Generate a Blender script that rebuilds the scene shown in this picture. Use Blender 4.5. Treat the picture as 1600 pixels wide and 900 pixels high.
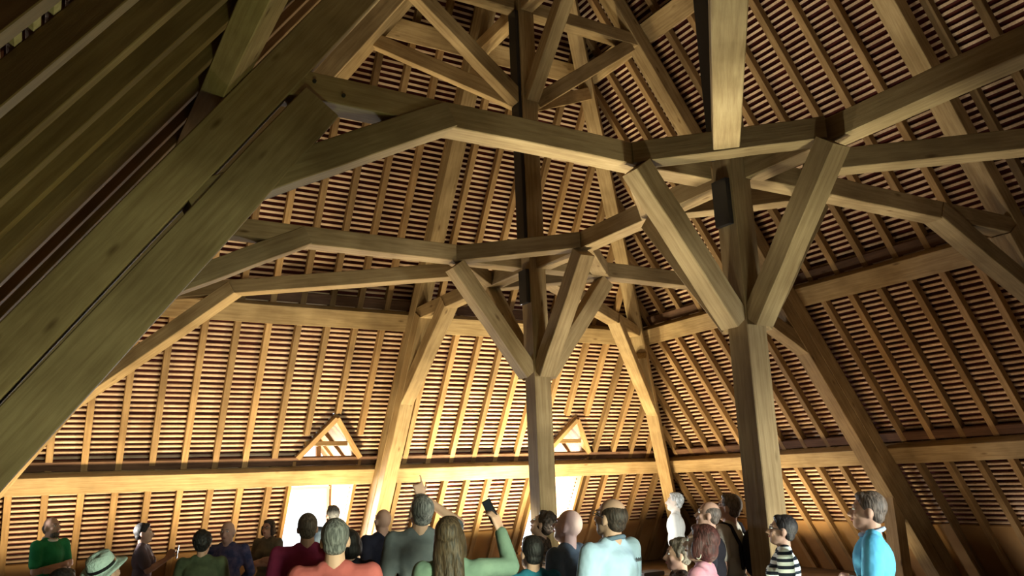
import bpy, bmesh, math, random
from mathutils import Vector, Matrix, noise
for o in list(bpy.data.objects): bpy.data.objects.remove(o)
C = bpy.context.scene.collection
SC = bpy.context.scene
S = 2.6; CZ = 1.9                       # metres per roof unit, eye height
def W(x, y, z): return Vector((x*S, y*S, CZ+z*S))
R = math.radians
# ------------------------------------------------------------------ camera
PI_, RO, YA = R(13.3), R(-2.17), R(30.67)
_h = Vector((math.sin(YA), math.cos(YA), 0)); _z = Vector((0,0,1)); _r = _h.cross(_z)
FW = _h*math.cos(PI_)+_z*math.sin(PI_); _up = _r.cross(FW)
RV = _r*math.cos(RO)+_up*math.sin(RO); UV = -_r*math.sin(RO)+_up*math.cos(RO)
cd = bpy.data.cameras.new('camera'); cam = bpy.data.objects.new('camera', cd); C.objects.link(cam)
cam.matrix_world = Matrix(((RV.x,UV.x,-FW.x,0),(RV.y,UV.y,-FW.y,0),(RV.z,UV.z,-FW.z,CZ),(0,0,0,1)))
cd.sensor_width = 36; cd.lens = 1271*36/1600; cd.clip_start = .05
SC.camera = cam
# ------------------------------------------------------------------ light
wd = bpy.data.worlds.new('sky'); SC.world = wd; wd.use_nodes = True
wd.node_tree.nodes['Background'].inputs[0].default_value = (.86,.94,1,1)
wd.node_tree.nodes['Background'].inputs[1].default_value = 2.6
def area(name, loc, to, sx, sy, power, col):
    l = bpy.data.lights.new(name, 'AREA'); l.shape = 'RECTANGLE'; l.size = sx; l.size_y = sy; l.energy = power; l.color = col
    o = bpy.data.objects.new(name, l); C.objects.link(o); o.location = loc
    o.rotation_euler = (Vector(to)-Vector(loc)).to_track_quat('-Z','Y').to_euler(); return o
WARM = (1,.80,.46); CRM = (1,.93,.70)
FILL = [  # invented floor fill lights (roof units x,y), spread, power, colour, aim
    (.1,5.05,118,70,WARM,(0,.2,1)), (.9,5.05,118,80,WARM,(0,.2,1)), (1.72,5.0,118,125,WARM,(0,.2,1)), (2.7,5.0,118,230,(1,.86,.5),(0,.2,1)), (3.2,5.0,118,190,(1,.84,.48),(0,.2,1)), (4.05,5.0,118,95,WARM,(.1,.2,1)),
    (4.55,4.25,118,55,WARM,(.2,.1,1)), (4.55,3.62,150,22,WARM,(.2,.1,1)), (4.5,2.5,140,8,(1,.84,.60),(.2,.0,1)),
    (1.35,2.35,75,40,CRM,(-.0,-.1,1)), (2.25,2.5,85,60,CRM,(0,0,1)), (1.75,1.55,80,42,(.95,1,.74),(0,0,1)), (1.2,3.7,80,44,(1,.88,.6),(0,0,1)),
    (2.75,1.5,80,17,CRM,(.1,-.1,1)), (2.9,3.4,80,28,CRM,(.1,0,1)), (.55,1.0,110,17,(.78,1,.42),(-.3,.3,1)), (3.75,2.9,100,16,(1,.70,.38),(.25,.1,1))]
SC.view_settings.view_transform = 'Standard'; SC.view_settings.look = 'None'
SC.view_settings.gamma = 1; SC.view_settings.exposure = 0.0; SC.view_settings.use_curve_mapping = False
SC.cycles.use_denoising = True
SC.cycles.max_bounces = 4; SC.cycles.diffuse_bounces = 2; SC.cycles.sample_clamp_indirect = 6
WINPOW = 420; FRONTPOW = 74; FRONTPOW2 = 105
# ------------------------------------------------------------------ materials
def mat(name, col, rough=.7, spec=.3):
    m = bpy.data.materials.new(name); m.use_nodes = True
    b = m.node_tree.nodes['Principled BSDF']; b.inputs['Base Color'].default_value = (*col,1)
    b.inputs['Roughness'].default_value = rough; b.inputs['Specular IOR Level'].default_value = spec
    return m
def wood(name, c0, c1, knots=True, rand=.25, scale=1, rough=.75):
    m = mat(name, c0, rough, .2); nt = m.node_tree; N = nt.nodes; L = nt.links; b = N['Principled BSDF']
    tc = N.new('ShaderNodeTexCoord'); oi = N.new('ShaderNodeObjectInfo')
    mul = N.new('ShaderNodeMath'); mul.operation='MULTIPLY'; mul.inputs[1].default_value = 40; L.new(oi.outputs['Random'], mul.inputs[0])
    ad = N.new('ShaderNodeVectorMath'); ad.operation='ADD'; L.new(tc.outputs['Object'], ad.inputs[0]); L.new(mul.outputs[0], ad.inputs[1])
    mp = N.new('ShaderNodeMapping'); mp.inputs['Scale'].default_value = (.9*scale, 14*scale, 14*scale); L.new(ad.outputs[0], mp.inputs[0])
    n1 = N.new('ShaderNodeTexNoise'); n1.inputs['Scale'].default_value = 2.2; n1.inputs['Detail'].default_value = 6; n1.inputs['Roughness'].default_value=.65; L.new(mp.outputs[0], n1.inputs[0])
    n2 = N.new('ShaderNodeTexNoise'); n2.inputs['Scale'].default_value = 1.6*scale; n2.inputs['Detail'].default_value = 3; L.new(ad.outputs[0], n2.inputs[0])
    r1 = N.new('ShaderNodeValToRGB'); r1.color_ramp.elements[0].position=.33; r1.color_ramp.elements[1].position=.7
    r1.color_ramp.elements[0].color=(*c1,1); r1.color_ramp.elements[1].color=(*c0,1); L.new(n1.outputs[0], r1.inputs[0])
    mx = N.new('ShaderNodeMixRGB'); mx.blend_type='MULTIPLY'; mx.inputs[0].default_value=.55
    r2 = N.new('ShaderNodeValToRGB'); r2.color_ramp.elements[0].position=.35; r2.color_ramp.elements[1].position=.62
    r2.color_ramp.elements[0].color=(.42,.37,.30,1); r2.color_ramp.elements[1].color=(1,1,1,1); L.new(n2.outputs[0], r2.inputs[0])
    L.new(r1.outputs[0], mx.inputs[1]); L.new(r2.outputs[0], mx.inputs[2]); last = mx.outputs[0]
    if knots:
        mk = N.new('ShaderNodeMapping'); mk.inputs['Scale'].default_value=(1.3*scale,4*scale,4*scale); L.new(ad.outputs[0], mk.inputs[0])
        v = N.new('ShaderNodeTexVoronoi'); v.inputs['Scale'].default_value = 1.3; L.new(mk.outputs[0], v.inputs[0])
        rk = N.new('ShaderNodeValToRGB'); rk.color_ramp.elements[0].position=.03; rk.color_ramp.elements[1].position=.12
        rk.color_ramp.elements[0].color=(.3,.22,.14,1); rk.color_ramp.elements[1].color=(1,1,1,1); L.new(v.outputs['Distance'], rk.inputs[0])
        m2 = N.new('ShaderNodeMixRGB'); m2.blend_type='MULTIPLY'; m2.inputs[0].default_value=.8
        L.new(last, m2.inputs[1]); L.new(rk.outputs[0], m2.inputs[2]); last = m2.outputs[0]
    hs = N.new('ShaderNodeHueSaturation'); mr = N.new('ShaderNodeMapRange'); mr.inputs[3].default_value=1-rand; mr.inputs[4].default_value=1+rand
    L.new(oi.outputs['Random'], mr.inputs[0]); L.new(mr.outputs[0], hs.inputs['Value']); L.new(last, hs.inputs['Color'])
    L.new(hs.outputs[0], b.inputs['Base Color'])
    bp = N.new('ShaderNodeBump'); bp.inputs['Strength'].default_value=.25; bp.inputs['Distance'].default_value=.01
    L.new(n1.outputs[0], bp.inputs['Height']); L.new(bp.outputs[0], b.inputs['Normal'])
    return m
def cloth(name, c0, c1=None, sc=7, rough=.9):
    m = mat(name, c0, rough, .15); nt=m.node_tree; N=nt.nodes; L=nt.links; b=N['Principled BSDF']
    tc=N.new('ShaderNodeTexCoord'); n=N.new('ShaderNodeTexNoise'); n.inputs['Scale'].default_value=sc; n.inputs['Detail'].default_value=3
    L.new(tc.outputs['Object'], n.inputs[0])
    r=N.new('ShaderNodeValToRGB'); r.color_ramp.elements[0].position=.38; r.color_ramp.elements[1].position=.62
    c1 = c1 or tuple(v*.8 for v in c0)
    r.color_ramp.elements[0].color=(*c1,1); r.color_ramp.elements[1].color=(*c0,1); L.new(n.outputs[0], r.inputs[0]); L.new(r.outputs[0], b.inputs['Base Color'])
    bp=N.new('ShaderNodeBump'); bp.inputs['Strength'].default_value=.5; bp.inputs['Distance'].default_value=.03; L.new(n.outputs[0], bp.inputs['Height']); L.new(bp.outputs[0], b.inputs['Normal'])
    return m
def striped(name, ca, cb, period):
    m = mat(name, ca, .9, .1); nt=m.node_tree; N=nt.nodes; L=nt.links; b=N['Principled BSDF']
    tc=N.new('ShaderNodeTexCoord'); sp=N.new('ShaderNodeSeparateXYZ'); L.new(tc.outputs['Object'], sp.inputs[0])
    d=N.new('ShaderNodeMath'); d.operation='DIVIDE'; d.inputs[1].default_value=period; L.new(sp.outputs['Z'], d.inputs[0])
    f=N.new('ShaderNodeMath'); f.operation='FRACT'; L.new(d.outputs[0], f.inputs[0])
    g=N.new('ShaderNodeMath'); g.operation='GREATER_THAN'; g.inputs[1].default_value=.52; L.new(f.outputs[0], g.inputs[0])
    mx=N.new('ShaderNodeMixRGB'); mx.inputs[1].default_value=(*ca,1); mx.inputs[2].default_value=(*cb,1); L.new(g.outputs[0], mx.inputs[0]); L.new(mx.outputs[0], b.inputs['Base Color'])
    return m
M = {}
M['oak'] = wood('oak_timber', (.40,.285,.145), (.26,.17,.08))
M['oak2'] = wood('oak_sawn', (.34,.215,.10), (.23,.135,.058), knots=False, rand=.3)
M['oakshade'] = wood('oak_shaded', (.16,.085,.05), (.09,.045,.028), rand=.15)  # packing board oak, the purlin's shadow put into its colour
M['lath'] = wood('lath_pine', (.74,.54,.38), (.54,.36,.235), knots=False, rand=0, scale=1.5)
M['tile'] = cloth('clay_tile_underside', (.11,.025,.020), (.06,.014,.012), sc=3)
M['panel'] = cloth('lining_board', (.38,.22,.09), (.28,.15,.06), sc=1.3)
M['floor'] = wood('floor_board', (.22,.16,.10), (.15,.10,.06), rand=0)
M['steel'] = mat('black_steel', (.010,.010,.012), .4, .5)
M['iron'] = mat('dark_iron', (.03,.025,.02), .5, .4)
M['paint'] = mat('pale_frame', (.75,.72,.62), .5)
g = mat('clear_glass', (1,1,1), .02); g.node_tree.nodes['Principled BSDF'].inputs['Transmission Weight'].default_value=1; g.node_tree.nodes['Principled BSDF'].inputs['IOR'].default_value=1.02; M['glass']=g
M['white'] = mat('lamp_housing', (.6,.6,.58), .5)
# ------------------------------------------------------------------ object helpers
def tag(o, label=None, cat=None, group=None, kind=None):
    if label: o['label']=label
    if cat: o['category']=cat
    if group: o['group']=group
    if kind: o['kind']=kind
    return o
def mesh(name, verts, faces, m, parent=None, smooth=False):
    me = bpy.data.meshes.new(name); me.from_pydata([tuple(v) for v in verts], [], faces); me.materials.append(m); me.update()
    if smooth:
        for p in me.polygons: p.use_smooth=True
    o = bpy.data.objects.new(name, me); C.objects.link(o)
    if parent: o.parent = parent
    return o
def empty(name, loc=(0,0,0), rz=0):
    o = bpy.data.objects.new(name, None); C.objects.link(o); o.location=loc; o.rotation_euler=(0,0,rz); o.empty_display_size=.2; return o
rnd = random.Random(7)
def beam(name, p0, p1, w, d, up, m, label=None, cat=None, group=None, parent=None, jit=.004, ch=.007, seg=6, kind=None):
    """squared timber with chamfered arrises and hewn irregularity; p0,p1 centre line; w across, d along 'up'"""
    p0=Vector(p0); p1=Vector(p1); x=(p1-p0); Ln=x.length; x.normalize(); up=Vector(up); up=(up-x*up.dot(x)).normalized(); y=up.cross(x)
    a=w/2; b=d/2; c=min(ch, a*.4, b*.4)
    prof=[(-a+c,-b),(a-c,-b),(a,-b+c),(a,b-c),(a-c,b),(-a+c,b),(-a,b-c),(-a,-b+c)]
    V=[];F=[]
    for i in range(seg+1):
        t=i/seg*Ln; jy=rnd.uniform(-jit,jit) if 0<i<seg else 0; jz=rnd.uniform(-jit,jit) if 0<i<seg else 0
        for (py,pz) in prof: V.append((t, py+jy, pz+jz))
    for i in range(seg):
        for k in range(8):
            k2=(k+1)%8; F.append((i*8+k, (i+1)*8+k, (i+1)*8+k2, i*8+k2))
    F.append(tuple(range(8))); F.append(tuple(range(seg*8+7, seg*8-1, -1)))
    o=mesh(name,V,F,m)
    mw=Matrix.Identity(4)
    for i in range(3): mw[i][0]=x[i]; mw[i][1]=y[i]; mw[i][2]=up[i]; mw[i][3]=p0[i]
    o.matrix_world=mw
    if parent: o.parent=parent; o.matrix_parent_inverse=Matrix.Identity(4)
    return tag(o,label,cat,group,kind)
def tb(name, a, b, w, d, up, label, cat, m='oak', group=None, **k):   # roof units
    return beam(name, W(*a), W(*b), w*S, d*S, up, M[m], label, cat, group, **k)
def peg(parent, loc, axis):
    bm=bmesh.new(); bmesh.ops.create_cone(bm, cap_ends=True, segments=10, radius1=.016, radius2=.013, depth=.03)
    me=bpy.data.meshes.new('peg'); bm.to_mesh(me); bm.free(); me.materials.append(M['iron'])
    o=bpy.data.objects.new('peg', me); C.objects.link(o)
    mw=Vector(axis).to_track_quat('Z','Y').to_matrix().to_4x4(); mw.translation=loc
    o.parent=parent; o.matrix_parent_inverse=parent.matrix_world.inverted(); o.matrix_world=mw; o['label']='dark round peg end'
    return o
# ------------------------------------------------------------------ roof geometry (units)
SL = 1.42; SB = 1.6; ZR = 2.55*SL; ZF = -CZ/S
XL0,XR0,YB0,YF0 = -.4, 4.7, 5.45, -.25
def nrm(s): n=math.hypot(s,1); return s/n, 1/n     # (horizontal, vertical) of the inward normal
PL = {  # slope: origin fn(z,t,o): t along eaves, o inward offset
 'left': (lambda z,t,o: (XL0+z/SL+o*nrm(SL)[0], t, z-o*nrm(SL)[1])),
 'right':(lambda z,t,o: (XR0-z/SL-o*nrm(SL)[0], t, z-o*nrm(SL)[1])),
 'back': (lambda z,t,o: (t, YB0-z/SB-o*nrm(SB)[0], z-o*nrm(SB)[1])),
 'front':(lambda z,t,o: (t, YF0+z/SB+o*nrm(SB)[0], z-o*nrm(SB)[1]))}
def extent(side, z, e):    # limits of t at height z, planes pushed outward by e
    if side in ('left','right'): return YF0+z/SB-e/nrm(SB)[0], YB0-z/SB+e/nrm(SB)[0]
    return XL0+z/SL-e/nrm(SL)[0], XR0-z/SL+e/nrm(SL)[0]
def zmax(side, t):
    if side in ('left','right'): return min((t-YF0)*SB, (YB0-t)*SB, ZR)
    return min((t-XL0)*SL, (XR0-t)*SL, ZR)
INW = {'left':(nrm(SL)[0],0,-nrm(SL)[1]),'right':(-nrm(SL)[0],0,-nrm(SL)[1]),'back':(0,-nrm(SB)[0],-nrm(SB)[1]),'front':(0,nrm(SB)[0],-nrm(SB)[1])}
DORM = [(1.50,1.92),(3.40,3.80)]
def holes(side, z):
    if side=='front': return [(.9,1.25),(2.2,2.55)] if -.42<z<-.05 else []
    if side=='left': return [(4.14,4.46)] if -.37<z<.03 else []
    if side!='back': return []
    out=[]
    for a,b in DORM:
        if -.53<z<.02: out.append((a,b))
        elif .17<z<.44: h=(b-a)/2*(1-(z-.17)/.27); c=(a+b)/2+.0; out.append((c-h,c+h))
    return out
def cutspan(a,b,hs):
    seg=[(a,b)]
    for h0,h1 in hs:
        ns=[]
        for s0,s1 in seg:
            if h1<=s0 or h0>=s1: ns.append((s0,s1)); continue
            if h0>s0: ns.append((s0,h0))
            if h1<s1: ns.append((h1,s1))
        seg=ns
    return seg
GA=.0285
def slope(side, label):
    V=[];F=[]; z=ZF-.08
    while z<ZR-.001:
        z2=min(z+GA,ZR); a0,b0=extent(side,z,.085); a1,b1=extent(side,z2,.085)
        hs=holes(side,(z+z2)/2)
        for i,(s0,s1) in enumerate(cutspan(a0,b0,hs)):
            t0,t1=s0,s1; u0 = a1 if s0==a0 else s0; u1 = b1 if s1==b0 else s1
            k=len(V); P=PL[side]
            V += [W(*P(z,t0,-.062)),W(*P(z,t1,-.062)),W(*P(z2,max(u1,u0),-.060)),W(*P(z2,u0,-.060))]; F.append((k,k+1,k+2,k+3))
            V += [W(*P(z,t0,-.082)),W(*P(z,t1,-.082)),W(*P(z2,max(u1,u0),-.080)),W(*P(z2,u0,-.080))]; F.append((k+7,k+6,k+5,k+4))
        z=z2
    o=mesh('ceiling',V,F,M['tile']); tag(o,label,None,None,'structure')
    V=[];F=[]; z=-.375
    while z<ZR-.06:
        a,b=extent(side,z,.048)
        for s0,s1 in cutspan(a,b,holes(side,z)):
            if s1-s0<.02: continue
            P=PL[side]; hh=.0132*nrm(.0 or (SB if side in('back','front') else SL))[0]*.5
            jz=rnd.uniform(-.0016,.0016); j1=rnd.uniform(-.0012,.0012)
            k=len(V)
            for t,jj in ((s0,jz),(s1,jz+j1)):
                for (dz,o_) in ((-hh,-.042),(hh,-.042),(hh,-.054),(-hh,-.054)): V.append(W(*P(z+dz+jj,t,o_)))
            F += [(k,k+1,k+5,k+4),(k+1,k+2,k+6,k+5),(k+2,k+3,k+7,k+6),(k+3,k,k+4,k+7),(k,k+3,k+2,k+1),(k+4,k+5,k+6,k+7)]
        z+=GA
    l=mesh('lath',V,F,M['lath'],o); l['kind']='stuff'; l['label']='close rows of thin pale roofing laths'
    # lining below the lowest lath
    V=[];F=[];P=PL[side]
    for i,z in enumerate((ZF,-.53,-.385)):
        pass
    lev=[ZF-.06,-.53,-.385]
    for z0,z1 in zip(lev,lev[1:]):
        a0,b0=extent(side,z0,.026); a1,b1=extent(side,z1,.026)
        for s0,s1 in cutspan(a0,b0,holes(side,(z0+z1)/2)):
            k=len(V); V += [W(*P(z0,s0,-.026)),W(*P(z0,s1,-.026)),W(*P(z1,b1 if s1==b0 else s1,-.026)),W(*P(z1,a1 if s0==a0 else s0,-.026))]; F.append((k,k+1,k+2,k+3))
            V += [W(*P(z0,s0,-.04)),W(*P(z0,s1,-.04)),W(*P(z1,b1 if s1==b0 else s1,-.04)),W(*P(z1,a1 if s0==a0 else s0,-.04))]; F.append((k+7,k+6,k+5,k+4))
            F.append((k+3,k+2,k+6,k+7))
    w=mesh('wall_'+side,V,F,M['panel']); tag(w,'smooth lining board at the foot of the '+side+' slope',None,None,'structure')
for sd in ('left','right','back','front'): slope(sd, 'underside of the tiled %s roof slope'%sd)
fl=[W(-1.0,-.8,ZF),W(5.35,-.8,ZF),W(5.35,6.0,ZF),W(-1.0,6.0,ZF)]
fl+= [v-Vector((0,0,.12)) for v in fl]
tag(mesh('floor',fl,[(0,1,2,3),(7,6,5,4),(0,4,5,1),(1,5,6,2),(2,6,7,3),(3,7,4,0)],M['floor']),'boarded attic floor',None,None,'structure')
# rafters
def rafter(side, t, label, group, z0=ZF+.004, z1=None, w=.036):
    z1 = z1 or zmax(side,t)-.02
    if z1-z0<.12: return
    P=PL[side]
    tb('rafter', P(z0,t,-.021), P(z1,t,-.021), w, .042, INW[side], label, 'rafter', 'oak2', group, jit=.003, ch=.004, seg=8)
ORD=['first','second','third','fourth','fifth','sixth','seventh','eighth','ninth','tenth','eleventh','twelfth','thirteenth','fourteenth','fifteenth','sixteenth','seventeenth','eighteenth','nineteenth','twentieth','twenty first','twenty second','twenty third','twenty fourth','twenty fifth','twenty sixth','twenty seventh','twenty eighth','twenty ninth','thirtieth','thirty first','thirty second','thirty third']
t=-.077; nb=0; nl=0
while t<4.95:
    if True:
        if t<2.07: nl=int((2.07-t)/.1795); wh='%s left of the far principal'%ORD[nl]
        else: wh='%s right of the far principal'%ORD[int((t-2.07)/.1795)]
        cut=[d for d in DORM if d[0]-.01<t<d[1]+.01]
        if cut: # trimmed by the dormer openings: only the piece above
            rafter('back', t, 'short rafter above a dormer in the far slope, '+wh, 'back slope rafters trimmed by the dormers', z0=.46 if abs(t-(cut[0][0]+cut[0][1])/2)<.1 else .33)
        else: rafter('back', t, 'sawn oak rafter of the far slope, '+wh, 'common rafters of the back slope')
    t+=.1795
t=.77-.1795*3
while t<5.9:
    if not 4.13<t<4.47: rafter('left', t, 'rafter of the close left slope, %s from our side'%ORD[int((t-.2)/.1795)], 'common rafters of the left slope')
    t+=.1795
t=.53
while t<5.9:
    rafter('right', t, 'rafter leaning up the right slope, %s from the far corner'%ORD[max(0,int((5.9-t)/.187))], 'common rafters of the right slope'); t+=.187
# hip rafters
def hip(xs, lab):
    x0=XL0 if xs<0 else XR0
    a=(x0+(1 if xs<0 else -1)*ZF/SL, YB0-ZF/SB, ZF); b=(x0+(1 if xs<0 else -1)*3.3/SL, YB0-3.3/SB, 3.3)
    tb('hip_rafter', a, b, .06, .06, (-1 if xs>0 else 1,-1,-1), lab, 'rafter')
hip(-1,'heavy hip rafter where the left and far slopes meet'); hip(1,'heavy hip rafter where the far and right slopes meet')
tb('ridge_beam',(2.13,2.1,3.5),(2.13,3.1,3.5),.07,.09,(0,0,1),'ridge beam joining the tops of the two tall posts','beam')
# purlins
def purlin(side, zb, zt, lab, th=.06, name='purlin'):
    P=PL[side]; zc=(zb+zt)/2; a,b=extent(side,zc,-th*.9)
    ln=(zt-zb)/nrm(SB if side=='back' else SL)[0]
    o=th/2; up=INW[side]
    if side=='back': a+=.02;b-=.02
    return tb(name, P(zc,a,o), P(zc,b,o), ln, th, up, lab, 'purlin', seg=14)
for sd,nm in (('back','far'),('right','right'),('left','left')):
    purlin(sd,.045,.140,'long lower purlin crossing the %s slope above head height'%nm)
    purlin(sd,.985,1.085,'middle purlin crossing the %s slope at tie beam level'%nm)
    purlin(sd,2.47,2.57,'uppermost purlin of the %s slope high under the ridge'%nm)
    P=PL[sd]
    for zc,hz in ((.168,.052),(1.115,.055)):
        a,b=extent(sd,zc,-.01); tb('purlin_packing',P(zc,a+.02,-.010),P(zc,b-.02,-.010),hz/.85,.018,INW[sd],'shade-coloured packing board resting along the top of the %s %s purlin'%('lower' if zc<.5 else 'middle',nm),'board','oakshade')
# posts
XC=2.07; YA_,YB_=1.94,3.28
PW=.09
def post(y, lab, labp):
    p=tb('timber_post',(XC,y,ZF),(XC,y,3.42),PW,PW,(0,1,0),lab,'post',seg=14,ch=.007)
    pl=tb('steel_channel',(XC-PW/2-.010,y+.0,.83),(XC-PW/2-.010,y+.0,.995),.07,.02,(1,0,0),labp+', below the tie beams','steel strap','steel',jit=0,ch=.004)
    pl=tb('steel_channel',(XC-PW/2-.010,y+.0,1.08),(XC-PW/2-.010,y+.0,2.4),.07,.02,(1,0,0),labp+', above the tie beams','steel strap','steel',jit=0,ch=.004)
    return p
post(YA_,'nearer tall square oak post on the right, branching into four braces','black steel channel on the left side of the nearer post')
post(YB_,'farther tall square oak post at the centre, branching into four braces','black steel channel on the left side of the farther post')
UZ=(0,0,1); Z1=1.0; BH=.078; BW=.082; zc=Z1+BH/2
h=PW/2+.004
def levelbeam(a,b,lab,name='tie_beam',w=BW,hh=BH): return tb(name,(a[0],a[1],Z1+hh/2),(b[0],b[1],Z1+hh/2),w,hh,UZ,lab,'beam')
def inner(side,z,o=.235): return PL[side](z,0,o)
xl=XL0+1.04/SL+.12; xr=XR0-1.04/SL-.17
T1=levelbeam((xl,YA_+.055),(XC-h-.03,YA_+.055),'long tie beam from the big left principal to the nearer post')
levelbeam((XC+h,YA_-.02),(xr+.10,YA_-.02),'tie beam from the nearer post to the right slope')
levelbeam((xl,YB_+.02),(XC-h-.03,YB_+.02),'tie beam from the left slope to the farther post')
levelbeam((XC+h,YB_),(xr,YB_),'tie beam from the farther post to the right slope, passing behind the nearer post')
levelbeam((XC+.03,YA_+h),(XC+.03,YB_-h),'spine beam joining the nearer and farther posts','spine_beam')
levelbeam((XC+.06,YA_-h),(XC+.06,.42),'spine beam from the nearer post running overhead to the right edge','spine_beam')
levelbeam((XC,YB_+h),(XC,YB0-1.04/SB-.10),'short spine beam from the farther post to the far slope','spine_beam')
for v in (.12,.2): peg(T1, W(xl+v,YA_+.055-BW/2-.001,1.05-(v-.12)*.3),(0,-1,0))
g_=.43; q=.03
def sq(cx,cy,who,far):
    c=[(cx-g_,cy),(cx,cy-g_),(cx+g_,cy),(cx,cy+g_)]
    nm=['near left','near right','far right','far left']
    for i in range(4):
        a=Vector(c[i]); b=Vector(c[(i+1)%4]); d=(b-a).normalized()*.004
        levelbeam(tuple(a+d),tuple(b-d),'diagonal corner beam on the %s side of the %s post'%(nm[i],who),'corner_beam',w=.075,hh=.074)
sq(XC+.02,YA_+.035,'nearer',0); sq(XC+.01,YB_+.02,'farther',1)
# dragon beams out to the hips
def drag(a,b,lab):
    levelbeam(a,b,lab,'dragon_beam',w=.082,hh=.074)
drag((XC-.235,YA_-.215),(.48,.33),'dragon beam passing overhead from the nearer post to the near left hip')
drag((XC+.27,YA_-.22),(3.75,.45),'dragon beam from the nearer post out to the right edge of the view')
drag((XC-.22,YB_+.235),(.48,4.62),'dragon beam from the farther post to the far left hip')
drag((XC+.235,YB_+.235),(3.80,4.66),'dragon beam from the farther post to the far right hip')
# braces of the posts
def knee(cx,cy,dx,dy,lab):
    x0=cx+dx*(PW/2+.0); y0=cy+dy*(PW/2+.0)
    tb('knee_brace',(x0+dx*.005,y0+dy*.005,.49),(cx+dx*.43,cy+dy*.43,1.0-.018),.078,.078,(dx,dy,-1) if 0 else (-dx,-dy,1),lab,'brace')
for who,cy in (('nearer',YA_),('farther',YB_)):
    for dx,dy,n in ((-1,0,'left'),(0,-1,'front'),(1,0,'right'),(0,1,'back')):
        knee(XC,cy,dx,dy,'oak brace rising to the %s from the %s post'%(n,who))
# principals
def principal(side,t,who,zt=3.15,oa=.193,ob=.193,th=.084,o1=.105,th1=.086):
    P=PL[side]; w=.095
    nmx={'left':'left','right':'right','back':'far'}[side]
    tb('principal_rafter',P(ZF+.03,t,o1),P(zt,t,o1),w,th1,INW[side],'outer principal rafter of the %s'%who,'principal rafter',seg=14)
    tb('inner_principal',P(ZF+.06,t,oa),P(1.13,t,ob),w,th,INW[side],'inner strut doubling the %s'%who,'principal rafter',seg=10)
principal('left',YA_+.05,'big slanting principal of the near left truss',oa=.218,ob=.240,th=.112,o1=.113,th1=.104)
principal('right',YA_-.02,'near right truss at the upper right edge')
principal('left',YB_+.02,'far left truss principal behind the near one',oa=.193,ob=.215)
principal('right',YB_,'right truss behind the nearer post')
principal('back',XC,'far slope truss behind the farther post',3.0)
def haunch(side,t,xa,zb,lab,w=.09):
    """brace under a tie beam down to the principal; bottom face from (xa,1.0) to principal at zb"""
    P=PL[side]; e=P(zb,t,.225)
    if side=='back': a=(t,xa,1.0)
    else: a=(xa,t,1.0)
    a=Vector(a); e=Vector(e); d=(e-a).normalized(); up=Vector((0,0,1))
    n=(up-d*up.dot(d)).normalized(); off=n*.04
    tb('haunch_brace',tuple(a+off-d*.01),tuple(e+off+d*.05),w,.08,(0,0,1),lab,'brace',seg=8)
haunch('left',YA_+.055,.985,.79,'long brace under the nearer tie beam from the big left principal')
haunch('left',YB_+.02,.95,.84,'brace under the farther tie beam beside the left slope')
haunch('right',YA_-.02,3.22,.80,'brace under the tie beam at the upper right edge')
haunch('right',YB_,3.30,.79,'brace under the tie beam of the right truss behind the nearer post')
haunch('back',XC,4.2,.60,'brace curving from the far principal to the spine beam')
# hip principals under the far hips
def hipprin(sx,lab):
    x0=XL0 if sx<0 else XR0; sg=1 if sx<0 else -1
    dv=Vector((sg/SL,-1/SB,1)).normalized(); ho=Vector((sg*nrm(SL)[0],-nrm(SB)[0],-.9)); ho=(ho-dv*ho.dot(dv)).normalized()
    base=lambda z,o: tuple(Vector((x0+sg*z/SL,YB0-z/SB,z))+ho*o)
    tb('hip_principal',base(ZF+.04,.135),base(3.0,.135),.09,.10,ho,'principal under the %s hip'%lab,'principal rafter',seg=14)
    tb('inner_principal',base(ZF+.06,.22),base(1.02,.22),.09,.08,ho,'inner strut doubling the principal under the %s hip'%lab,'principal rafter',seg=10)
    return base,ho
hb,ho=hipprin(1,'far right')
hl,ho2=hipprin(-1,'far left')
def hh(base,ax,ay,zb,lab):
    a=Vector((ax,ay,1.0)); e=Vector(base(zb,.26)); d=(e-a).normalized(); n=(Vector(UZ)-d*d.z).normalized()*.038
    tb('haunch_brace',tuple(a+n),tuple(e+n+d*.04),.085,.075,UZ,lab,'brace')
hh(hb,3.32,4.28,.62,'brace under the dragon beam at the far right hip')
hh(hl,.88,4.29,.62,'brace under the dragon beam at the far left hip')
# stub posts under the lower purlins at the truss feet
def stub(x,y,lab,zt=.02): tb('stub_post',(x,y,ZF),(x,y,zt),.085,.085,(0,1,0),lab,'post')
stub(4.585,YB_,'short upright stub post under the foot of the right truss',-.12)
stub(XC,5.33,'short upright stub post under the foot of the far truss',-.02)
stub(-.27,YA_+.05,'short upright stub post under the foot of the big left principal',-.12)
# upper level: struts and collars round the two posts
ZS=1.87; ZE=2.37
def strut(cy,ex,ey,ez,lab,wd=.07):
    d=Vector((ex-XC,ey-cy,0)).normalized()*(PW/2)
    tb('raking_strut',(XC+d.x,cy+d.y,ZS+.03),(ex,ey,ez),wd,.075,UZ,lab,'brace')
strut(YB_,1.40,YB_,2.40,'raking strut high up from the farther post to the left slope')
strut(YB_,2.78,YB_,2.40,'raking strut high up from the farther post to the right slope')
strut(YB_,XC,2.75,2.42,'raking strut high up from the farther post towards the nearer post')
strut(YB_,XC,3.85,2.40,'raking strut high up from the farther post to the far slope')
strut(YB_,1.44,3.86,2.40,'raking strut high up from the farther post to the far left hip')
strut(YB_,2.92,3.86,2.40,'raking strut high up from the farther post to the far right hip')
def collar(a,b,lab): tb('collar_beam',(a[0],a[1],2.44),(b[0],b[1],2.44),.075,.075,UZ,lab,'beam')
collar((1.38,YB_),(XC-h-.02,YB_),'high collar beam left of the farther post')
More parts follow.
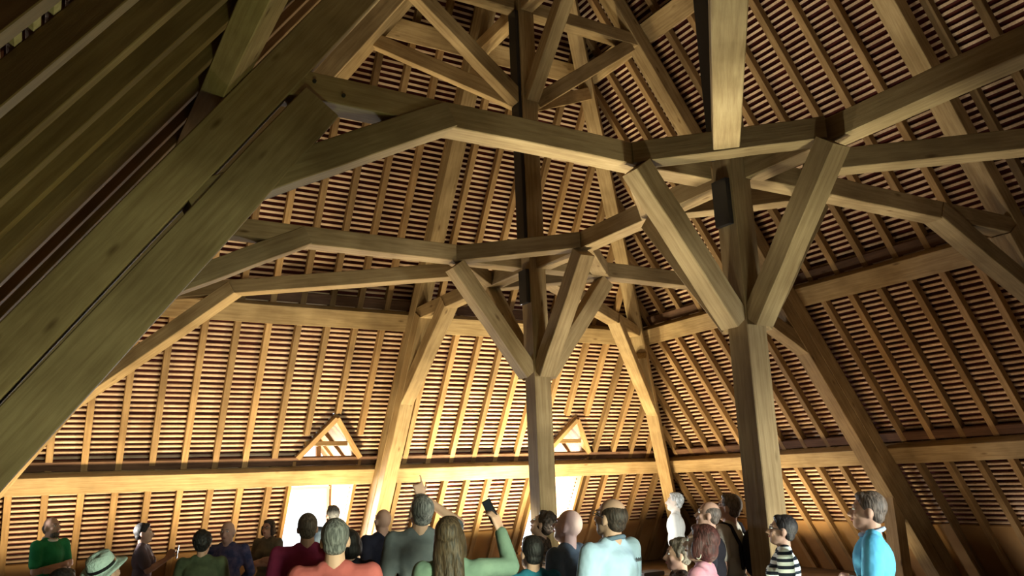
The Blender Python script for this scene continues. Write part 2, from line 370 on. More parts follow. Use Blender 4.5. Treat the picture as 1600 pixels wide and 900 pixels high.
collar((XC+h,YB_),(2.88,YB_),'high collar beam right of the farther post')
collar((XC,YB_+h),(XC,3.86),'high collar beam behind the farther post')
collar((XC,YA_+h),(XC,YB_-h),'high collar beam joining the tops of the two posts')
# ------------------------------------------------------------------ dormers
def dormer(i,x0,x1,lab):
    root=empty('window_%d'%i, W((x0+x1)/2,5.9,-.53)); root['kind']='structure'; root['label']=lab
    bpy.context.view_layer.update()
    inv=Matrix.Translation(-root.location)
    yo=5.98; xm=(x0+x1)/2; zt=.02; za=.44; ze=.17
    def rel(vs): return [Vector(v)-root.location for v in vs]
    def add(nm,vs,fs,m):
        o=mesh(nm,rel(vs),fs,m,root); return o
    yp=lambda z:YB0-z/SB
    # cheeks with thickness
    for s,x in ((-1,x0),(1,x1)):
        x2=x+s*.02
        q=[(x,yp(-.55)-.02,-.55),(x,yo,-.55),(x,yo,ze),(x,yp(ze)-.0,ze)]; q2=[(x2,b,c) for a,b,c in q]
        V=[W(*v) for v in q+q2]; add('dormer_cheek',V,[(0,1,2,3),(7,6,5,4),(0,4,5,1),(1,5,6,2),(2,6,7,3),(3,7,4,0)],M['panel'])
        q=[(x,yp(ze),ze),(x,yo,ze),(xm,yo,za),(xm,yp(za),za)]; q2=[(a,b,c+.03) for a,b,c in q]
        V=[W(*v) for v in q+q2]; add('dormer_roof',V,[(0,1,2,3),(7,6,5,4),(0,4,5,1),(1,5,6,2),(2,6,7,3),(3,7,4,0)],M['oak2'])
    V=[W(x0,yp(-.55),-.55),W(x1,yp(-.55),-.55),W(x1,yo,-.55),W(x0,yo,-.55)]; V+=[v-Vector((0,0,.05)) for v in V]
    add('window_sill',V,[(0,1,2,3),(7,6,5,4),(0,4,5,1),(1,5,6,2),(2,6,7,3),(3,7,4,0)],M['panel'])
    inv_l=lambda v: W(*v)-root.location
    def bb(nm,a,b,w,d,up,m): 
        return beam(nm,inv_l(a),inv_l(b),w*S,d*S,up,M[m],parent=root,jit=.001,ch=.004)
    for a,b in (((x0+.015,yo-.03,-.53),(x0+.015,yo-.03,.0)),((x1-.015,yo-.03,-.53),(x1-.015,yo-.03,.0))): bb('window_frame',a,b,.02,.02,(0,1,0),'paint')
    for z in (-.53,-.0): bb('window_frame',(x0,yo-.03,z),(x1,yo-.03,z),.022,.022,UZ,'paint')
    V=[W(x0,yo-.03,-.53),W(x1,yo-.03,-.53),W(x1,yo-.03,.0),W(x0,yo-.03,.0)]; add('pane',V,[(0,1,2,3)],M['glass'])
    # valley boards and little gable truss seen above the purlin
    for s,x in ((-1,x0),(1,x1)):
        bb('valley_board',(x-s*.0,yp(.19)-.012,.19),(xm,yp(.435)-.012,.435),.035,.02,INW['back'],'oak2')
        bb('gable_rafter',(x,yo-.2,ze+.0),(xm,yo-.2,za-.02),.03,.03,UZ,'oak2')
        bb('gable_rafter',(x,yo-.42,ze+.0),(xm,yo-.42,za-.02),.03,.03,UZ,'oak2')
    bb('gable_tie',(x0+.04,yp(.3)+.03,.28),(x1-.1,yp(.3)+.03,.28),.03,.03,UZ,'oak2')
    bb('gable_post',(xm,yo-.42,.17),(xm,yo-.42,.42),.03,.03,(0,1,0),'oak2')
    area('dormer_daylight',W(xm,yo-.06,-.22),W(xm,yo-1.2,-.25),.36*S,.5*S,WINPOW,(.92,.97,1))
dormer(1,DORM[0][0],DORM[0][1],'blazing dormer window left of the centre of the far slope')
dormer(2,DORM[1][0],DORM[1][1],'blazing dormer window beside the farther post')
for i,(a,b,pw,col,aim) in enumerate(((.9,1.25,FRONTPOW,(.86,1,.70),(-.1,1,-.06)),(2.2,2.55,FRONTPOW2,(.93,1,.93),(-.12,1,-.08)))):
    P=PL['front']; xm=(a+b)/2
    root=empty('window_%d'%(3+i),W(xm,YF0-.23/SB,-.23)); root['kind']='structure'; root['label']='roof window added behind the viewer to light the near side'  # made-up roof windows, added to fill the near side with light
    for z in (-.41,-.06): beam('window_frame',W(*P(z,a,-.05))-root.location,W(*P(z,b,-.05))-root.location,.06,.06,INW['front'],M['paint'],parent=root)
    for x in (a,b): beam('window_frame',W(*P(-.42,x,-.05))-root.location,W(*P(-.05,x,-.05))-root.location,.06,.06,INW['front'],M['paint'],parent=root)
    c=W(*P(-.23,xm,-.10)); l=area('added_window_fill',c,c+Vector(aim),.33*S,.36*S,pw,col); l.data.spread=R(58)
def shaft(a,b,pw,ang):  # added spot lamps standing in for shafts of sun
    l=bpy.data.lights.new('added_spot','SPOT'); l.energy=pw; l.spot_size=R(ang); l.spot_blend=.6; l.shadow_soft_size=.15; l.color=(1,.97,.9)
    o=bpy.data.objects.new('added_spot',l); C.objects.link(o); o.location=a; o.rotation_euler=(Vector(b)-Vector(a)).to_track_quat('-Z','Y').to_euler()
_d=FW*1271+RV*(1058-800)-UV*(850-450); _p=Vector((0,0,CZ))+_d*(10.8/_d.dot(_h))
P=PL['left']; root=empty('window_5',W(XL0,4.3,-.17)); root['kind']='structure'; root['label']='roof window added in the left slope as an opening for a spot'  # made-up opening, added so a spot reaches the white shirt
for z in (-.36,.02): beam('window_frame',W(*P(z,4.14,-.04))-root.location,W(*P(z,4.46,-.04))-root.location,.06,.06,INW['left'],M['paint'],parent=root)
for x in (4.14,4.46): beam('window_frame',W(*P(-.37,x,-.04))-root.location,W(*P(.03,x,-.04))-root.location,.06,.06,INW['left'],M['paint'],parent=root)
shaft(W(*P(-.02,4.3,-.02)),_p+Vector((0,0,-.12)),5200,11)  # added spot on the person in white
shaft(W(1.72,5.8,-.08),W(2.02,5.25,-.15),700,16)  # added spot brightening the far truss foot
# ------------------------------------------------------------------ fill lights added on the floor, no real lamps
FILL_LAB=['at the far left end of the far slope','left of the left dormer','under the left dormer','left of the second dormer','under the second dormer','by the far right corner','under the right slope near the corner','right of the nearer post under the right slope','under the right slope at the right edge','beside the near left truss','between the two posts','in front of the nearer post','left of the farther post','right of the nearer post','right of the farther post','at the foot of the close left slope','inside the foot of the right truss']
for k,(x,y,sprd,pw,col,aim) in enumerate(FILL):
    loc=W(x,y,ZF)
    root=empty('floor_fill',loc); tag(root,'added fill light box on the floor '+FILL_LAB[k],'added fill light','added floor fill lights')
    bm=bmesh.new(); bmesh.ops.create_cube(bm,size=1,matrix=Matrix.Translation((0,0,.06))@Matrix.Diagonal((.5,.34,.08,1))); bmesh.ops.bevel(bm,geom=bm.edges[:],offset=.012,segments=2)
    me=bpy.data.meshes.new('housing'); bm.to_mesh(me); bm.free(); me.materials.append(M['iron']); o=bpy.data.objects.new('housing',me); C.objects.link(o); o.parent=root
    for sx in (-.2,.2):
        bm=bmesh.new(); bmesh.ops.create_cone(bm,cap_ends=True,segments=12,radius1=.03,radius2=.025,depth=.024,matrix=Matrix.Translation((sx,0,.012)))
        me=bpy.data.meshes.new('foot'); bm.to_mesh(me); bm.free(); me.materials.append(M['iron']); o=bpy.data.objects.new('foot',me); C.objects.link(o); o.parent=root
    area('floor_fill_light',loc+Vector((0,0,.13)),loc+Vector((0,0,.13))+Vector(aim),.45,.3,pw,col).data.spread=R(sprd)
# ------------------------------------------------------------------ people
def _bm(): return bmesh.new()
def ell(bm, c, r, rot=None, seg=16):
    m = Matrix.Translation(Vector(c))
    if rot is not None: m = m @ rot.to_4x4()
    bmesh.ops.create_uvsphere(bm, u_segments=seg, v_segments=max(8,seg*2//3), radius=1, matrix=m@Matrix.Diagonal((*r,1)))
def cap(bm, p0, p1, r0, r1, seg=12, sq=1.0):
    """tapered round-ended limb from p0 to p1"""
    p0=Vector(p0); p1=Vector(p1); d=p1-p0; L=d.length
    if L<1e-6: return
    qm=d.to_track_quat('Z','Y').to_matrix().to_4x4(); qm.translation=p0
    rings=[]
    prof=[(-r0*math.cos(a),r0*math.sin(a)) for a in (0.0,.5,1.05)]+[(0,r0),(L*.5,(r0+r1)/2*1.02),(L,r1)]+[(L+r1*math.cos(a),r1*math.sin(a)) for a in (1.05,.5,0.0)]
    for (z,r) in prof:
        if r<1e-5: rings.append([bm.verts.new(qm@Vector((0,0,z)))])
        else: rings.append([bm.verts.new(qm@Vector((r*math.cos(2*math.pi*k/seg),r*sq*math.sin(2*math.pi*k/seg),z))) for k in range(seg)])
    for a,b in zip(rings,rings[1:]):
        for k in range(seg):
            k2=(k+1)%seg
            if len(a)==1: bm.faces.new((a[0],b[k2],b[k]))
            elif len(b)==1: bm.faces.new((a[k],a[k2],b[0]))
            else: bm.faces.new((a[k],a[k2],b[k2],b[k]))
def fin(name, bm, m, parent, voxel=.009, smooth=2, mats=None):
    me=bpy.data.meshes.new(name); bmesh.ops.recalc_face_normals(bm,faces=bm.faces); bm.to_mesh(me); bm.free(); me.materials.append(m)
    for p in me.polygons: p.use_smooth=True
    o=bpy.data.objects.new(name,me); C.objects.link(o); o.parent=parent
    if voxel:
        r=o.modifiers.new('remesh','REMESH'); r.mode='VOXEL'; r.voxel_size=voxel; r.use_smooth_shade=True
        if smooth:
            s=o.modifiers.new('smooth','SMOOTH'); s.iterations=smooth; s.factor=.5
    return o
SK = {'fair':mat('skin_fair',(.62,.36,.26),.55,.3),'pink':mat('skin_pink',(.88,.60,.54),.5,.35),'tan':mat('skin_tan',(.52,.31,.22),.6,.3),'white':mat('skin_pale',(.85,.72,.62),.6,.3)}
def hairmat(n,c):
    m=mat(n,c,.6,.4); nt=m.node_tree;N=nt.nodes;L=nt.links
    tc=N.new('ShaderNodeTexCoord'); mp=N.new('ShaderNodeMapping'); mp.inputs['Scale'].default_value=(90,90,14); L.new(tc.outputs['Object'],mp.inputs[0])
    nn=N.new('ShaderNodeTexNoise'); nn.inputs['Scale'].default_value=1; L.new(mp.outputs[0],nn.inputs[0])
    r=N.new('ShaderNodeValToRGB'); r.color_ramp.elements[0].color=(*[v*.45 for v in c],1); r.color_ramp.elements[1].color=(*[min(1,v*1.5) for v in c],1); r.color_ramp.elements[0].position=.35; r.color_ramp.elements[1].position=.65
    L.new(nn.outputs[0],r.inputs[0]); L.new(r.outputs[0],N['Principled BSDF'].inputs['Base Color'])
    b=N.new('ShaderNodeBump'); b.inputs['Strength'].default_value=.8; b.inputs['Distance'].default_value=.008; L.new(nn.outputs[0],b.inputs['Height']); L.new(b.outputs[0],N['Principled BSDF'].inputs['Normal'])
    return m
HM={'black':hairmat('hair_black',(.015,.012,.012)),'dark':hairmat('hair_dark_brown',(.04,.025,.018)),'brown':hairmat('hair_brown',(.065,.040,.022)),'red':hairmat('hair_auburn',(.07,.02,.018)),
    'grey':hairmat('hair_grey',(.15,.145,.14)),'greybrown':hairmat('hair_grey_brown',(.12,.09,.07)),'white':hairmat('hair_white',(.8,.76,.7))}
M['eye']=mat('eye_white',(.7,.68,.65),.3); M['iris']=mat('iris_dark',(.03,.02,.015),.2); M['lip']=mat('lips',(.42,.16,.13),.5)
M['gl']=mat('spectacle_frame',(.03,.03,.035),.3,.5); M['phone']=mat('phone_black',(.012,.012,.014),.2,.5); M['screen']=mat('phone_screen',(.05,.06,.08),.08,.6)
M['denim']=cloth('denim',(.05,.07,.13),(.035,.05,.09),9); M['dtr']=cloth('dark_trousers',(.035,.033,.035),None,9); M['beige']=cloth('beige_trousers',(.32,.26,.18),None,9)
M['shoe']=mat('shoe_leather',(.05,.035,.025),.5)
def hand(bm, wrist, d, nrm_, side, curl=.35, pts=None):
    """palm + four fingers + thumb. d = direction of fingers, nrm_ = palm normal (the fingers curl towards it)"""
    wrist=Vector(wrist); d=Vector(d).normalized(); n=Vector(nrm_); n=(n-d*n.dot(d)).normalized(); s=d.cross(n)*side
    for k in (-1.5,-.5,.5,1.5):
        cap(bm, wrist+s*k*.014, wrist+d*.085+s*k*.020, .015, .0125, 8)
    ln=[.062,.074,.070,.054]
    for i,k in enumerate((1.5,.5,-.5,-1.5)):
        b=wrist+d*.088+s*k*.0205; c=curl*(1 if not isinstance(curl,(list,tuple)) else 1)
        if pts is not None: c=pts[i]
        d1=(d*math.cos(c)+n*math.sin(c)+s*k*.05).normalized(); d2=(d*math.cos(2.1*c)+n*math.sin(2.1*c)).normalized()
        m_=b+d1*ln[i]*.55; e=m_+d2*ln[i]*.5
        cap(bm,b,m_,.0095,.009,8); cap(bm,m_,e,.0088,.0072,8)
    tb0=wrist+s*.022+d*.028; t1=tb0+(s*.75+d*.55+n*.35).normalized()*.042; t2=t1+(d*.85+n*.45+s*.15).normalized()*.032
    cap(bm,tb0,t1,.013,.0105,8); cap(bm,t1,t2,.0105,.0085,8)
def rotx(a): return Matrix.Rotation(a,3,'X')
def person(px, ytop, dist, face, stature=None, label='', skin='fair', hair=('dark','short'), top=None, sleeve='short', legs='denim',
           up=18, turn=0, arms=('down','down'), build=1.0, glasses=False, extras=(), vox=.010, lean=0, collar=None, female=False, beard=False, dy=0):
    """px,ytop: where the crown is seen; dist: metres along the view; face: 0 looks away from us, 90 to our left, 180 at us"""
    d = FW*1271+RV*(px-800)-UV*(ytop-450); hd=math.hypot(d.x,d.y); t = dist/ (d.dot(_h)); P=Vector((d.x*t,d.y*t,CZ+d.z*t))
    fl_=CZ+ZF*S; st=P.z-fl_
    k=st/1.72
    fdir=math.atan2(_h.y,_h.x)+R(face)            # heading in world
    root=empty('person',(P.x,P.y,fl_),fdir-math.pi/2); root.scale=(k,k,k)
    tag(root,label,'person')
    b=build; sh=.165*b if female else .185*b
    # ---- head frame
    A=Matrix.Rotation(R(turn),3,'Z')@rotx(R(up)); piv=Vector((0,.0,1.50)); hc=Vector((0,.012,.104))
    def H(v): return piv+A@(hc+Vector(v))
    root_shift=H((0,-.008,.116)); root.location -= root.rotation_euler.to_matrix()@Vector((root_shift.x*k,root_shift.y*k,0))
    # ---- arms
    def armpts(kind,s):
        S0=Vector((s*sh,0,1.415))
        T={'down':((s*(sh+.05),-.01,1.13),(s*(sh+.06),.04,.90),(0,.15,-1),(-s,0,0),.3),
           'front':((s*(sh+.04),.0,1.14),(s*.10,.22,1.10),(-s*.7,.6,.1),(0,-.3,-1),.5),
           'crossed':((s*(sh+.03),.04,1.13),(-s*.05,.20,1.17+.03*s),(-s*1,-.1,.05),(0,-1,0),.4),
           'back':((s*(sh+.05),-.10,1.15),(s*.06,-.19,1.00),(-s,-.1,-.1),(0,-1,0),.4),
           'phonehi':((s*(sh+.20),.10,1.41),(s*(sh+.145),.20,1.62),(-s*.35,.1,1),(-s*.7,.55,0),.55),
           'point':((s*(sh+.13),.13,1.50),(s*(.05),.22,1.70),(-s*.25,.12,1),(0,1,.1),.9),
           'chin':((s*(sh+.02),.10,1.14),(s*.07,.26,1.30),(-s*.3,.1,1),(-s*.5,-.4,0),.6),
           'photo':((s*(sh+.02),.10,1.17),(s*.07,.30,1.30),(-s*.4,.45,.8),(-s*1,.1,0),.6)}[kind]
        return (S0,Vector(T[0]),Vector(T[1]),Vector(T[2]),Vector(T[3]),T[4])
    AR=[armpts(arms[0],-1),armpts(arms[1],1)]
    bm=_bm()
    def torso(bm,e):
        ell(bm,(0,0,.96),(.165*b+e,.112*b+e,.12)); ell(bm,(0,.005,1.12),(.142*b+e,.10*b+e,.17))
        ell(bm,(0,.0,1.29),(.162*b+e,.108*b+e,.17)); cap(bm,(-sh+.02,-.005,1.405),(sh-.02,-.005,1.405),.052+e,.052+e)
        cap(bm,(-.06,-.012,1.44),(.06,-.012,1.44),.045+e,.045+e)
        if female:
            for s in(-1,1): ell(bm,(s*.07,.085,1.27),(.062+e,.055+e,.062+e))
        elif b>1.08: ell(bm,(0,.05,1.08),(.135*b+e,.10*b+e,.14))
    torso(bm,0)
    cap(bm,(0,-.008,1.42),H((0,-.02,-.06)),.062 if not female else .054,.056 if not female else .048)
    # head
    ell(bm,H((0,-.010,.020)),(.074,.094,.096),A,24); ell(bm,H((0,.022,-.032)),(.060,.070,.092),A,20)
    ell(bm,H((0,.042,-.090)),(.040,.046,.036),A); ell(bm,H((0,.060,-.055)),(.034,.036,.030),A)
    cap(bm,H((0,.086,.008)),H((0,.113,-.036)),.009,.0135,8); ell(bm,H((0,.100,-.040)),(.018,.012,.010),A)
    ell(bm,H((0,.078,.026)),(.050,.016,.010),A)
    for s in (-1,1):
        ell(bm,H((s*.038,.066,-.028)),(.022,.020,.020),A); ell(bm,H((s*.078,-.008,-.012)),(.011,.020,.033),A)
    for s,(S0,E,Wp,hd_,hn,cu) in zip((-1,1),AR):
        cap(bm,S0,E,.050,.041); cap(bm,E,Wp,.041,.028)
        fing=None
        if (s==-1 and arms[0]=='point') or (s==1 and arms[1]=='point'): fing=[.05,1.3,1.4,1.4]
        hand(bm,Wp,hd_,hn,1 if s<0 else -1,cu,fing)
    for s in (-1,1):
        cap(bm,(s*.085,0,.92),(s*.10,.01,.50),.085*b,.056); cap(bm,(s*.10,.01,.50),(s*.105,-.02,.09),.056,.038)
        cap(bm,(s*.105,-.03,.045),(s*.115,.13,.03),.034,.028)
    body=fin('body',bm,SK[skin],root,vox)
    # features
    for s in (-1,1):
        q=_bm(); ell(q,H((s*.031,.084,.004)),(.0135,.0085,.0075),A,12); ey=fin('eye',q,M['eye'],root,0)
        q=_bm(); ell(q,H((s*.031,.0915,.005)),(.0058,.003,.0058),A,8); ir=fin('iris',q,M['iris'],ey,0)
        q=_bm(); cap(q,H((s*.016,.094,.026)),H((s*.048,.082,.028)),.0035,.003,6); fin('eyebrow',q,HM[hair[0]],root,0)
    q=_bm(); ell(q,H((0,.093,-.066)),(.022,.008,.0075),A,12); fin('mouth',q,M['lip'],root,0)
    if beard:
        q=_bm(); ell(q,H((0,.040,-.088)),(.052,.056,.042),A); fin('beard',q,HM[hair[0]],root,.007)
    # hair
    hcx,hst=hair; hr=random.Random(int(px))
    if hst!='bald':
        q=_bm()
        if hst in('short','curly','bob','long','tuft'):
            ell(q,H((0,-.022,.034)),(.082,.098,.096),A,24); ell(q,H((0,-.052,-.03)),(.068,.052,.05),A)
            ell(q,H((0,.035,.088)),(.055,.045,.030),A)
        if hst=='ring':
            ell(q,H((0,-.030,.0)),(.081,.088,.058),A,24); ell(q,H((0,-.055,-.03)),(.066,.048,.046),A)
        if hst=='thin':
            ell(q,H((0,-.022,.018)),(.0805,.090,.082),A,24); ell(q,H((0,-.052,-.03)),(.066,.050,.048),A)
        if hst=='curly':
            for i in range(150):
                v=Vector((hr.gauss(0,1),hr.gauss(-.5,.9),hr.gauss(.2,1))).normalized()
                if v.y>.45 and v.z<.6: continue
                ell(q,H((v.x*.080,-.022+v.y*.094,.034+v.z*.092)),(.017,.017,.017),None,8)
        if hst=='bob':
            ell(q,H((0,-.040,-.035)),(.092,.078,.085),A,20)
            for s in(-1,1): ell(q,H((s*.076,.010,-.03)),(.022,.042,.075),A)
        if hst=='long':
            ell(q,H((0,-.045,-.06)),(.092,.070,.12),A,20)
            for s in(-1,1): ell(q,H((s*.074,.0,-.07)),(.026,.045,.12),A)
            cap(q,H((-.045,-.055,-.08)),(-.060,-.105,1.27),.050,.035); cap(q,H((.045,-.055,-.08)),(.055,-.105,1.26),.050,.035); cap(q,H((0,-.06,-.08)),(0,-.115,1.24),.055,.03)
        fin('hair',q,HM[hcx],root,.0075,3 if hst!='curly' else 1)
    # clothes
    cm=top
    q=_bm(); e=.014; torso(q,e)
    ell(q,(0,0,.93),(.172*b+e,.118*b+e,.12))
    for s,(S0,E,Wp,_a,_b,_c) in zip((-1,1),AR):
        if sleeve=='none': cap(q,S0-Vector((s*.03,0,0)),S0,.05,.058)
        elif sleeve=='short': cap(q,S0,S0+(E-S0)*.72,.064,.066)
        else: cap(q,S0,E,.063,.055); cap(q,E,E+(Wp-E)*.93,.055,.041)
    shirt=fin('shirt',q,cm,root,.012,3)
    if collar:
        q=_bm()
        for i in range(14):
            a0=2*math.pi*i/14; a1=2*math.pi*(i+1)/14
            f=lambda a:Vector((math.sin(a)*.072,-.012+math.cos(a)*.072,1.475-.018*math.cos(a)))
            cap(q,f(a0),f(a1),.016,.016,6)
        fin('collar',q,collar,shirt,.007)
    q=_bm(); ell(q,(0,0,.93),(.168*b,.116*b,.11))
    for s in (-1,1): cap(q,(s*.085,0,.90),(s*.10,.01,.50),.097*b,.074); cap(q,(s*.10,.01,.50),(s*.105,-.015,.10),.074,.058)
    fin('trousers',q,M[legs],root,.014,2)
    for s in (-1,1):
        q=_bm(); cap(q,(s*.105,-.035,.05),(s*.118,.15,.040),.043,.038); ell(q,(s*.11,.06,.018),(.045,.13,.018)); fin('shoe',q,M['shoe'],root,.008)
    if glasses:
        q=_bm()
        for s in(-1,1):
            for i in range(12):
                a0=2*math.pi*i/12;a1=2*math.pi*(i+1)/12
                f=lambda a:H((s*.033+math.cos(a)*.022,.098,.004+math.sin(a)*.016))
                cap(q,f(a0),f(a1),.0022,.0022,5)
            cap(q,H((s*.056,.095,.008)),H((s*.084,.0,.004)),.0024,.0024,5)
        cap(q,H((-.011,.102,.008)),H((.011,.102,.008)),.0022,.0022,5)
        fin('glasses',q,M['gl'],root,0)
    for ex in extras: ex(root,H,A,AR,shirt,b,sh)
    return root
def phone_in(root,p,d,n,label):
    """a phone gripped at local point p, long axis d, screen normal n"""
    d=Vector(d).normalized(); n=Vector(n); n=(n-d*n.dot(d)).normalized(); x=d.cross(n)
    k=root.scale[0]; base=Matrix.LocRotScale(root.location,root.rotation_euler,root.scale)
    mt=Matrix(((x.x,n.x,d.x,p[0]),(x.y,n.y,d.y,p[1]),(x.z,n.z,d.z,p[2]),(0,0,0,1)))
    bm=_bm(); bmesh.ops.create_cube(bm,size=1,matrix=Matrix.Diagonal((.076,.010,.155,1))); bmesh.ops.bevel(bm,geom=bm.edges[:],offset=.004,segments=2)
    me=bpy.data.meshes.new('smartphone'); bm.to_mesh(me); bm.free(); me.materials.append(M['phone']); o=bpy.data.objects.new('smartphone',me); C.objects.link(o); o.matrix_world=base@mt
    tag(o,label,'phone')
    bm=_bm(); bmesh.ops.create_cube(bm,size=1,matrix=Matrix.Translation((0,.0052,0))@Matrix.Diagonal((.068,.001,.143,1)))
    me=bpy.data.meshes.new('screen'); bm.to_mesh(me); bm.free(); me.materials.append(M['screen']); s=bpy.data.objects.new('screen',me); C.objects.link(s); s.parent=o
    bm=_bm(); bmesh.ops.create_cone(bm,cap_ends=True,segments=12,radius1=.008,radius2=.008,depth=.003,matrix=Matrix.Translation((.022,-.006,.06))@Matrix.Rotation(math.pi/2,4,'X'))
    me=bpy.data.meshes.new('camera_lens'); bm.to_mesh(me); bm.free(); me.materials.append(M['screen']); s=bpy.data.objects.new('camera_lens',me); C.objects.link(s); s.parent=o
CL={k:cloth('cloth_'+k,*v) for k,v in {
 'green':((.03,.26,.10),(.02,.18,.07)),'mauve':((.20,.15,.17),(.15,.12,.13)),'olive':((.13,.16,.09),(.08,.10,.06)),'plaid':((.13,.11,.18),(.05,.06,.13),14),
 'khaki':((.20,.16,.10),(.12,.10,.07)),'magenta':((.30,.035,.10),(.24,.03,.08)),'coral':((.52,.13,.12),(.46,.11,.10)),'navy':((.022,.022,.035),(.015,.015,.025)),
 'slate':((.16,.17,.18),(.11,.12,.13)),'sage':((.19,.27,.20),(.15,.22,.165)),'teal':((.03,.18,.26),(.02,.14,.2)),'floral':((.12,.08,.06),(.02,.018,.02),40),
 'bluegrey':((.14,.19,.25),(.10,.14,.19)),'skyblue':((.42,.54,.68),(.36,.48,.62)),'white':((.95,.92,.88),(.85,.82,.78)),'black':((.018,.016,.02),None),'cream':((.55,.50,.40),(.48,.43,.35)),
 'pink':((.75,.36,.46),(.68,.30,.40)),'blue':((.14,.52,.80),(.11,.45,.72)),'dark':((.03,.028,.035),None)}.items()}
CL['stripe']=striped('cloth_stripes',(.75,.80,.74),(.015,.02,.03),.052)
CL['hat']=cloth('straw_hat',(.62,.78,.72),(.55,.70,.66),60)
def strap(m,xs=(-1,1)):
    def f(root,H,A,AR,shirt,b,sh):
        for s in xs:
            q=_bm(); P_=[(s*.105,-.13,1.10),(s*.115,-.128,1.30),(s*.125,-.06,1.455),(s*.125,.01,1.475),(s*.125,.09,1.41),(s*.13,.128,1.28),(s*.15,.12,1.08)]
            for a,c in zip(P_,P_[1:]): cap(q,a,c,.017,.017,8)
            fin('backpack_strap',q,m,root,.008)
        q=_bm(); ell(q,(0,-.18,1.22),(.14,.07,.20)); fin('backpack',q,m,root,.012)
    return f
def vest(m):
    def f(root,H,A,AR,shirt,b,sh):
        q=_bm(); e=.027
        ell(q,(0,-.012,1.00),(.165*b+e,.105*b+e,.14)); ell(q,(0,-.010,1.14),(.145*b+e,.098*b+e,.17)); ell(q,(0,-.012,1.30),(.150*b+e,.106*b+e,.15))
        for s in (-1,1): cap(q,(s*.09,-.012,1.40),(s*.115,-.012,1.40),.058,.058)
        fin('waistcoat',q,m,root,.012)
    return f
def earring(root,H,A,AR,shirt,b,sh):
    for s in(-1,1):
        q=_bm()
        for i in range(12):
            a0=2*math.pi*i/12;a1=2*math.pi*(i+1)/12
            f=lambda a:H((s*.086,-.004+math.sin(a)*.016,-.068+math.cos(a)*.024)); cap(q,f(a0),f(a1),.003,.003,6)
        fin('earring',q,M['paint'],root,0)
def hatx(root,H,A,AR,shirt,b,sh):
    q=_bm(); T=Matrix.Rotation(R(-14),3,'X')@A
    def Q(v): return H((0,-.02,.055))+A@(Matrix.Rotation(R(12),3,'X')@Vector(v))
    V=[];F=[];n=36;prof=[(.175,-.012),(.15,-.004),(.112,.006),(.102,.02),(.100,.06),(.088,.105),(.05,.118),(.0,.100)]
    inner=[(.0,.092),(.045,.108),(.080,.098),(.092,.058),(.094,.02),(.108,-.002),(.15,-.012),(.174,-.018)]
    pr=prof+inner
    for (r_,z_) in pr:
        for k in range(n):
            a=2*math.pi*k/n; pinch=1-.16*max(0,math.cos(a))**4*(z_>.05); curlz=.022*(math.cos(2*a))*-1*(r_>.12)
            V.append(Q((r_*.92*math.sin(a)*pinch,r_*1.08*math.cos(a),z_+curlz)))
    m_=len(pr)
    for i in range(m_):
        j=(i+1)%m_
        for k in range(n):
            k2=(k+1)%n; F.append((i*n+k,i*n+k2,j*n+k2,j*n+k))
    o=mesh('hat',V,F,CL['hat'],root,True)
    V=[];F=[]
    for (r_,z_) in ((.1045,.018),(.1035,.044)):
        for k in range(n):
            a=2*math.pi*k/n; V.append(Q((r_*.92*math.sin(a),r_*1.08*math.cos(a),z_)))
    for k in range(n): F.append((k,(k+1)%n,n+(k+1)%n,n+k))
    o2=mesh('hat_band',V,F,M['phone'],o,True); o2['label']='dark band of the hat'
def printx(root,H,A,AR,shirt,b,sh):
    # small dark illegible lettering at the back of the right shoulder
    q=_bm()
    for i,(dx,hh_) in enumerate(((0,.020),(.012,.014),(.022,.019),(.034,.015),(.044,.018))):
        cap(q,(.075+dx,-.129-.0*dx,1.345),(.078+dx,-.127,1.345+hh_),.0028,.0028,6)
        if i%2==0: cap(q,(.075+dx,-.129,1.352),(.083+dx,-.128,1.354),.0025,.0025,6)
    fin('shirt_lettering',q,M['gl'],shirt,0)
PE=person
PE(80,808,9.6,-110,label='person in a green shirt with crossed arms at the far left',skin='tan',hair=('greybrown','ring'),top=CL['green'],up=8,turn=0,arms=('crossed','crossed'),beard=True,collar=CL['white'])
PE(98,890,4.6,0,label='person of whom only dark hair shows, beside the pale hat',hair=('black','short'),top=CL['dark'],female=True,up=5)
PE(160,872,5.6,-20,label='person wearing a pale green straw hat with a dark band',hair=('grey','short'),top=CL['khaki'],female=True,up=20,extras=(hatx,))
r_=PE(223,818,9.6,-75,label='person in a mauve grey top raising a small camera phone, right of the hat',skin='tan',hair=('black','short'),top=CL['mauve'],female=True,up=6,arms=('photo','photo'),sleeve='short')
phone_in(r_,(0,.405,1.36),(0,.1,1),(0,-1,.1),'dark smartphone held by the person in mauve grey')
PE(317,830,7.7,5,label='person with short dark hair in an olive green shirt, seen from behind',hair=('black','curly'),top=CL['olive'],female=True,up=6,build=1.15)
PE(357,815,9.0,178,label='bald person in a dark plaid shirt facing us',skin='tan',hair=('grey','ring'),top=CL['plaid'],sleeve='long',up=4,turn=0,arms=('back','back'),build=1.08)
PE(421,812,10.6,165,label='person with a pale face in a khaki top, glancing towards us by the window',hair=('dark','bob'),top=CL['khaki'],female=True,up=6,arms=('crossed','crossed'),glasses=True)
PE(481,803,6.9,15,label='person in a magenta shirt against the bright window',skin='tan',hair=('greybrown','short'),top=CL['magenta'],up=8,build=1.25)
PE(521,790,10.5,40,label='distant person whose head shows against the bright window',skin='fair',hair=('grey','short'),top=CL['bluegrey'],up=10)
PE(524,812,4.9,8,label='grey haired person in a coral shirt, seen from behind',hair=('grey','short'),top=CL['coral'],up=4,build=1.12)
PE(548,829,6.6,10,label='dark clothed person almost hidden behind the coral shirt',hair=('black','bob'),top=CL['navy'],female=True,up=5)
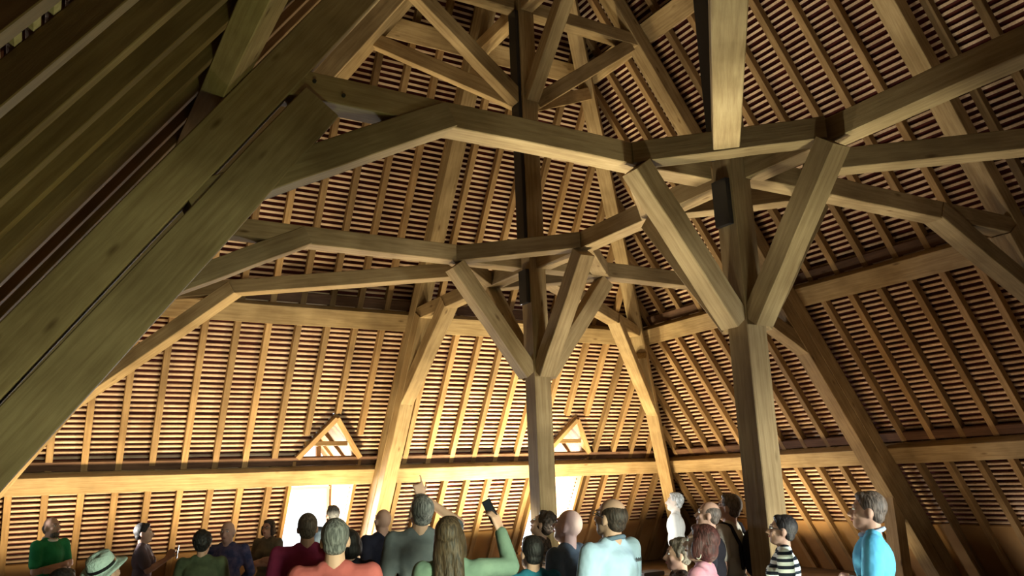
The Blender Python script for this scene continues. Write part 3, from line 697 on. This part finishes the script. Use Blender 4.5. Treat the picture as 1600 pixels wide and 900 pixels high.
PE(601,795,8.4,40,label='bald person in a dark navy jacket beside the far truss foot',skin='tan',hair=('grey','bald'),top=CL['navy'],sleeve='long',up=16,build=1.0,arms=('back','back'))
PE(662,772,6.3,15,label='grey haired person in a slate shirt pointing up with one raised finger',skin='tan',hair=('grey','short'),top=CL['slate'],up=26,turn=14,arms=('down','point'),vox=.008)
r_=PE(700,808,5.0,3,label='person with long brown hair in a sage green top holding a phone aloft',hair=('brown','long'),top=CL['sage'],sleeve='long',female=True,up=10,turn=-12,arms=('down','phonehi'),vox=.007)
phone_in(r_,(.255,.245,1.733),(-.45,.05,1),(-.75,-.6,0),'black smartphone held aloft by the person in sage green')
PE(831,838,5.6,22,label='person with short black hair and a teal top in front of the farther post',hair=('black','short'),top=CL['teal'],female=True,up=4)
PE(858,797,7.4,72,label='person with curly brown hair and a dark patterned top, face tipped up',skin='tan',hair=('dark','curly'),top=CL['floral'],female=True,up=30,arms=('down','down'))
PE(895,795,5.9,62,label='bald pink headed person in a blue grey shirt',skin='pink',hair=('white','bald'),top=CL['bluegrey'],up=18,build=1.08)
PE(960,778,5.3,48,label='tall person in a pale blue polo shirt and glasses, balding on the crown',skin='tan',hair=('dark','thin'),top=CL['skyblue'],up=14,build=1.15,glasses=True,collar=CL['bluegrey'],extras=(printx,),arms=('crossed','crossed'))
PE(1057,770,10.8,75,label='white haired person in a dazzling white shirt by the hip principal',skin='white',hair=('white','short'),top=CL['white'],up=12,arms=('down','down'))
PE(1112,783,7.3,75,label='balding person in a black waistcoat behind the pink top',skin='tan',hair=('greybrown','thin'),top=CL['dark'],up=16,extras=(vest(CL['black']),))
PE(1143,772,7.5,55,label='person in a cream shirt with black backpack straps beside the nearer post',skin='tan',hair=('greybrown','short'),top=CL['cream'],up=14,arms=('down','down'),extras=(strap(CL['black']),))
PE(1062,843,5.8,90,label='grey brown haired person half hidden in front of the white shirt',hair=('greybrown','curly'),top=CL['floral'],female=True,up=6)
PE(1101,820,5.2,68,label='person in a pink top with auburn hair and a hoop earring',skin='fair',hair=('red','bob'),top=CL['pink'],female=True,up=12,build=1.1,extras=(earring,))
PE(1226,805,6.3,75,label='person in a black and white striped top with short black hair',skin='tan',hair=('black','short'),top=CL['stripe'],female=True,up=12,glasses=True)
PE(1358,769,5.5,70,label='person in a bright blue short sleeved shirt with folded arms at the right',skin='tan',hair=('greybrown','short'),top=CL['blue'],up=8,arms=('crossed','crossed'),collar=CL['skyblue'],build=1.05)
